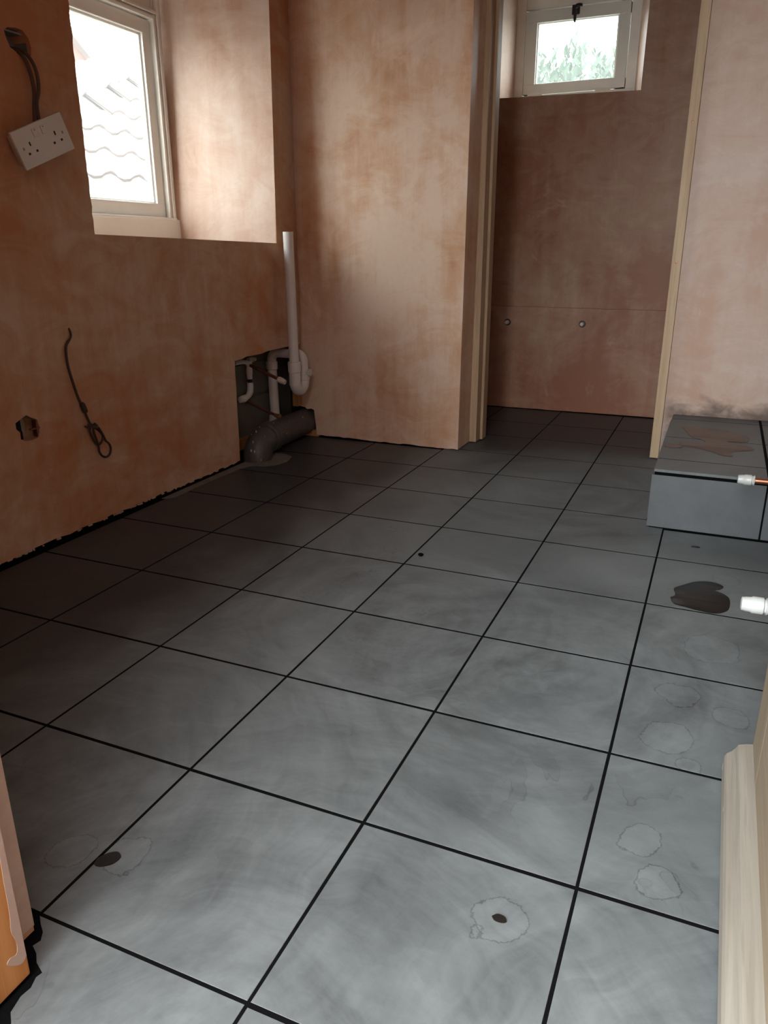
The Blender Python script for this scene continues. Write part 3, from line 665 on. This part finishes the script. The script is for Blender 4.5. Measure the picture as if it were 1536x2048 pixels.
for k in range(16):                                              # plaster flecks stuck to the pipe
    t = random.random(); a = random.uniform(-.4, 1.5)
    c = a_+dr*(t*.28)+Vector((math.sin(a)*.0603, 0, math.cos(a)*.0603)) if k % 2 else Vector((sx2, sy2+.075, .004))+Vector((math.sin(a)*.045, 0, 0))+Vector((0, -math.cos(t*1.4), math.sin(t*1.4)))*(.075+.0555*math.cos(math.asin(min(.8, abs(math.sin(a)*.8)))))
    bmesh.ops.create_icosphere(bm, subdivisions=1, radius=random.uniform(.0015, .0035), matrix=Matrix.Translation(c) @ Matrix.Diagonal((1, 1, random.uniform(.5, 2.5), 1)))
o = finish(bm, 'plaster_flecks', simple('plaster_fleck', (.45, .42, .38), .9), so2); o['kind'] = 'stuff'

def capped_pipe(name, p0, p1, label, rp=.0075, mat=COPPER, capmat=CAPWHITE, cap=True, group=None, cat='pipe'):
    p0, p1 = Vector(p0), Vector(p1); e_ = tag(empty(name, p0), label, cat, group)
    d = (p1-p0).normalized(); tube('copper_tube', [p0, p1], rp, mat, e_, 16)
    if cap:
        k = rp/.0075
        lathe('push_fit_cap', p1-d*.028*k, d, [(0, .0110*k), (.0005, .0135*k), (.0035*k, .0140*k), (.004*k, .0115*k), (.0065*k, .0115*k), (.008*k, .0140*k), (.024*k, .0140*k), (.026*k, .0125*k), (.034*k, .0120*k), (.040*k, .0108*k), (.041*k, .008*k)], capmat, e_, 20)
    return e_
capped_pipe('copper_pipe_stub', (XR+.01, 1.64, .199), (.783, 1.634, .199), 'copper pipe with white stop end in front of the tiled step')
capped_pipe('copper_pipe_stub', (XR+.01, .79, .222), (.779, .776, .221), 'copper pipe with white stop end above the floor near the door leaf')
capped_pipe('copper_pipe_stub', (-1.088, 2.125, .352), (-.887, 2.120, .279), 'tarnished copper pipe sloping out of the upper corner cutout, white capped end', .0065, DULLCOPPER, simple('cream_cap', (.62, .54, .46), .5))
lp = capped_pipe('copper_pipe_stub', (-1.075, 2.12, .190), (-.925, 2.115, .141), 'lower tarnished copper pipe in the corner cutout with a brass end', .0055, DULLCOPPER, None, False)
pd = Vector((.15, -.005, -.049)).normalized()
lathe('brass_end', Vector((-.930, 2.115, .1426)), pd, [(0, .008), (.012, .008), (.013, .0105), (.022, .0105), (.023, .006), (.032, .006)], BRASS, lp, 10)
# white plastic supply fittings inside the cutout
fi = tag(empty('supply_fittings', (-1.05, 2.12, .22)), 'white plastic supply pipe elbows inside the corner cutout', 'pipe fitting')
tube('plastic_tube', smooth_path([(-1.05, 2.03, .353), (-1.05, 2.08, .352), (-1.05, 2.125, .345)], 4), .009, WHITEPL, fi, 14)
lathe('push_fit_tee', (-1.048, 2.128, .352), (0, 0, -1), [(0, .010), (.002, .0135), (.020, .0135), (.022, .0115), (.034, .0125), (.036, .0135), (.052, .0135), (.056, .012), (.074, .011)], WHITEPL, fi, 16)
lathe('tube_gap', (-1.048, 2.128, .280), (0, 0, -1), [(0, .009), (.02, .009)], BLACK, fi, 12)
tube('push_fit_elbow', [(-1.047, 2.128, .264), (-1.047, 2.128, .245), (-1.047, 2.124, .226), (-1.047, 2.110, .214), (-1.047, 2.090, .208), (-1.047, 2.068, .205)], [.0125, .0135, .0135, .0125, .0125, .011], WHITEPL, fi, 16)
lathe('push_fit_elbow', (-1.046, 2.082, .207), (0, -1, .02), [(0, .011), (.002, .015), (.016, .015), (.018, .012), (.034, .013), (.036, .009)], WHITEPL, fi, 14)
lathe('brass_tee', (-1.055, 2.135, .352), (0, 1, -.05), [(0, .010), (.015, .012), (.03, .012), (.032, .009), (.05, .009)], simple('plaster_caked_fitting', (.5, .42, .36), .8, var=.3), fi, 12)
# things behind the cutout
cb = tag(empty('cutout_backing', (-1.07, 2.1, 0)), 'grey cement board backing seen inside the corner cutout', 'board')
box('backing_board', -1.076, -1.070, 1.80, 2.37, .205, .335, CEMENT, cb, .001); box('backing_board', -1.076, -1.068, 1.80, 2.37, .04, .195, CEMENT, cb, .001)
box('timber_noggin', -1.076, -1.05, 1.80, 2.37, .0, .045, STUD, cb, .002)
tag(box('corner_stud', -.973, -.947, 2.335, 2.3745, .135, .385, STUD, None, .002), 'rough orange timber stud standing behind the standpipe trap', 'stud')

# capped pipe ends in the far wall
for x, z, lb in ((-.300, .429, 'left capped pipe end low on the far wall'), (.067, .431, 'right capped pipe end low on the far wall')):
    e_ = tag(empty('pipe_end', (x, YF-.022, z)), lb, 'pipe')
    lathe('hole_ring', (x, YF-.0225, z), (0, -1, 0), [(0, .0165), (.0012, .0160), (.0014, .010)], BLACKIRON, e_, 18)
    lathe('end_cap', (x, YF-.0225, z), (0, -1, 0), [(0, .0105), (.020, .0105), (.022, .0095), (.026, .0075), (.027, .004)], simple('dusty_white_cap', (.60, .50, .44), .5), e_, 16)

# ------------------------------------------------------------------ outdoors
gr = struct(box('ground', -30, 30, -30, 40, -.60, -.40, GROUND, None, 0))
yw_ = tag(box('added_shade_wall', .98, 1.22, -4.2, -.36, -.41, 2.3, BRICK, None, .01), 'added unseen brick wall outside the doorway on the right, shading the room', 'wall')  # out-of-view wall, added to shade the left side of the room
# neighbouring clay-tiled roof beyond the side window
nb_ = tag(empty('neighbour_roof', (-3.2, 4, 0)), 'pale clay-tiled roof seen through the side window', 'roof')
TP = .70; sl = math.sqrt(1+TP*TP)
def rz(x): return 1.80+TP*(-3.4-x)
A = Vector((-3.40, 3.89)); B = Vector((-3.96, 5.18))
def above_hip(x, y):
    t = (y-A.y)/(B.y-A.y); return x < A.x+(B.x-A.x)*t
bm = bmesh.new(); P_ = [(-2.05, 1.2), (-2.05, 6.6), (-4.57, 6.6), (-2.23, 1.2)]
va = [bm.verts.new((x, y, rz(x)-.03)) for x, y in P_]; vb = [bm.verts.new((x, y, rz(x)-.12)) for x, y in P_]
bm.faces.new(va); bm.faces.new(list(reversed(vb)))
for i in range(4): bm.faces.new((va[i], va[(i+1) % 4], vb[(i+1) % 4], vb[i]))
finish(bm, 'roof_deck', RENDERW, nb_)
bm = bmesh.new(); W, Ln = .235, .33; prof_ = [(-.5, .0), (-.4, .022), (-.25, .034), (-.1, .024), (.05, .004), (.25, -.006), (.45, .0), (.5, .004)]
for sgn in (0,):
    up = [[bm.verts.new((u*W, v*Ln, h+.018*(1-(v+.5)))) for u, h in prof_] for v in (-.5, .5)]
    dn = [[bm.verts.new((u*W, v*Ln, h+.018*(1-(v+.5))-.012)) for u, h in prof_] for v in (-.5, .5)]
    for k in range(len(prof_)-1):
        bm.faces.new((up[0][k], up[0][k+1], up[1][k+1], up[1][k])); bm.faces.new((dn[0][k], dn[1][k], dn[1][k+1], dn[0][k+1])); bm.faces.new((up[0][k], dn[0][k], dn[0][k+1], up[0][k+1]))
bmesh.ops.recalc_face_normals(bm, faces=bm.faces); tm = bpy.data.meshes.new('roof_tile'); bm.to_mesh(tm); bm.free()
ax_v = Vector((-1, 0, TP)).normalized(); ax_u = Vector((0, -1, 0)); ax_n = ax_u.cross(ax_v)
if ax_n.z < 0: ax_u = -ax_u; ax_n = -ax_n
Rm = Matrix((ax_u, ax_v, ax_n)).transposed().to_4x4()
for r in range(9):
    for c in range(22):
        x = -2.15-(r*.27)/sl; y = 1.5+c*.225
        if above_hip(x-.10, y): continue
        o = link('roof_tile', tm, ROOFTILE, nb_); m4 = Rm.copy(); m4.translation = Vector((x, y, rz(x)-.005))-nb_.location
        o.matrix_local = m4
hd = Vector((B.x-A.x, B.y-A.y, rz(B.x)-rz(A.x))).normalized(); A3 = Vector((A.x, A.y, rz(A.x)))
for k in range(-7, 9):
    p = A3+hd*(k*.30)
    tube('hip_tile', [p-hd*.16+Vector((0, 0, .02)), p+hd*.16+Vector((0, 0, .035))], [.085, .10], RENDERW, nb_, 12)
box('neighbour_wall', -2.45, -2.2, 1.2, 6.6, -.4, .86, RENDERW, nb_, .01)
# red gable further off
gb = tag(empty('brick_gable_house', (-9, 7.6, -.4)), 'faint red brick gable above the tiled roof outside', 'house')
prism('gable_wall', [(-8.2, 6.2, -.4), (-8.2, 10.4, -.4), (-8.2, 10.4, 2.55), (-8.2, 8.0, 4.3), (-8.2, 6.2, 3.0)], [(-9.6, 6.2, -.4), (-9.6, 10.4, -.4), (-9.6, 10.4, 2.55), (-9.6, 8.0, 4.3), (-9.6, 6.2, 3.0)], BRICK, gb)
prism('roof_slope', [(-8.1, 8.0, 4.31), (-8.1, 10.6, 2.41), (-8.1, 10.6, 2.50), (-8.1, 8.0, 4.41)], [(-9.7, 8.0, 4.31), (-9.7, 10.6, 2.41), (-9.7, 10.6, 2.50), (-9.7, 8.0, 4.41)], ROOFTILE, gb)
# conifer beyond the rear window
cf = tag(empty('conifer', (-.75, 5.9, -.4)), 'feathery green conifer top seen through the small rear window', 'shrub')
tube('trunk', [(-.75, 5.9, -.4), (-.74, 5.9, 1.0), (-.72, 5.92, 1.9)], [.09, .06, .02], BARK, cf, 10)
rnd = random.Random(3); vs = []; fs = []
def blade(p, d, L, wv):
    i = len(vs); q = p+d*L; m_ = p+d*L*.5
    vs.extend([p-wv, p+wv, m_+wv*1.3, m_-wv*1.3, q]); fs.extend([(i, i+1, i+2, i+3), (i+3, i+2, i+4)])
for k in range(480):                                             # upright feathery plumes
    a = rnd.uniform(0, 2*math.pi); rr = 1.05*math.sqrt(rnd.random()); x = -.62+rr*math.cos(a)*1.05; y = 5.9+rr*math.sin(a)*.7
    top = 2.12-.42*(rr**1.6)+rnd.uniform(-.14, .14)+(.05*math.sin(x*9)); base = top-rnd.uniform(.6, 1.2)
    lean = Vector((rnd.uniform(-.15, .15)+(x+.62)*.16, rnd.uniform(-.12, .12), 1)).normalized(); Lp = top-base
    for s_ in range(34):
        t = s_/34; p = Vector((x, y, base))+lean*(t*Lp); sp_ = .13*(1-t)**.7+.012; an = rnd.uniform(0, 6.28)
        d = (lean*rnd.uniform(.7, 1.4)+Vector((math.cos(an), math.sin(an), 0))*.8).normalized()
        wv = d.cross(Vector((rnd.uniform(-1, 1), rnd.uniform(-1, 1), .2))).normalized()*.010
        blade(p, d, sp_*rnd.uniform(.6, 1.3)+.03, wv)
me = bpy.data.meshes.new('foliage'); me.from_pydata([tuple(v) for v in vs], [], fs)
o = link('foliage', me, LEAF, cf); o.location = -cf.location; o['kind'] = 'stuff'
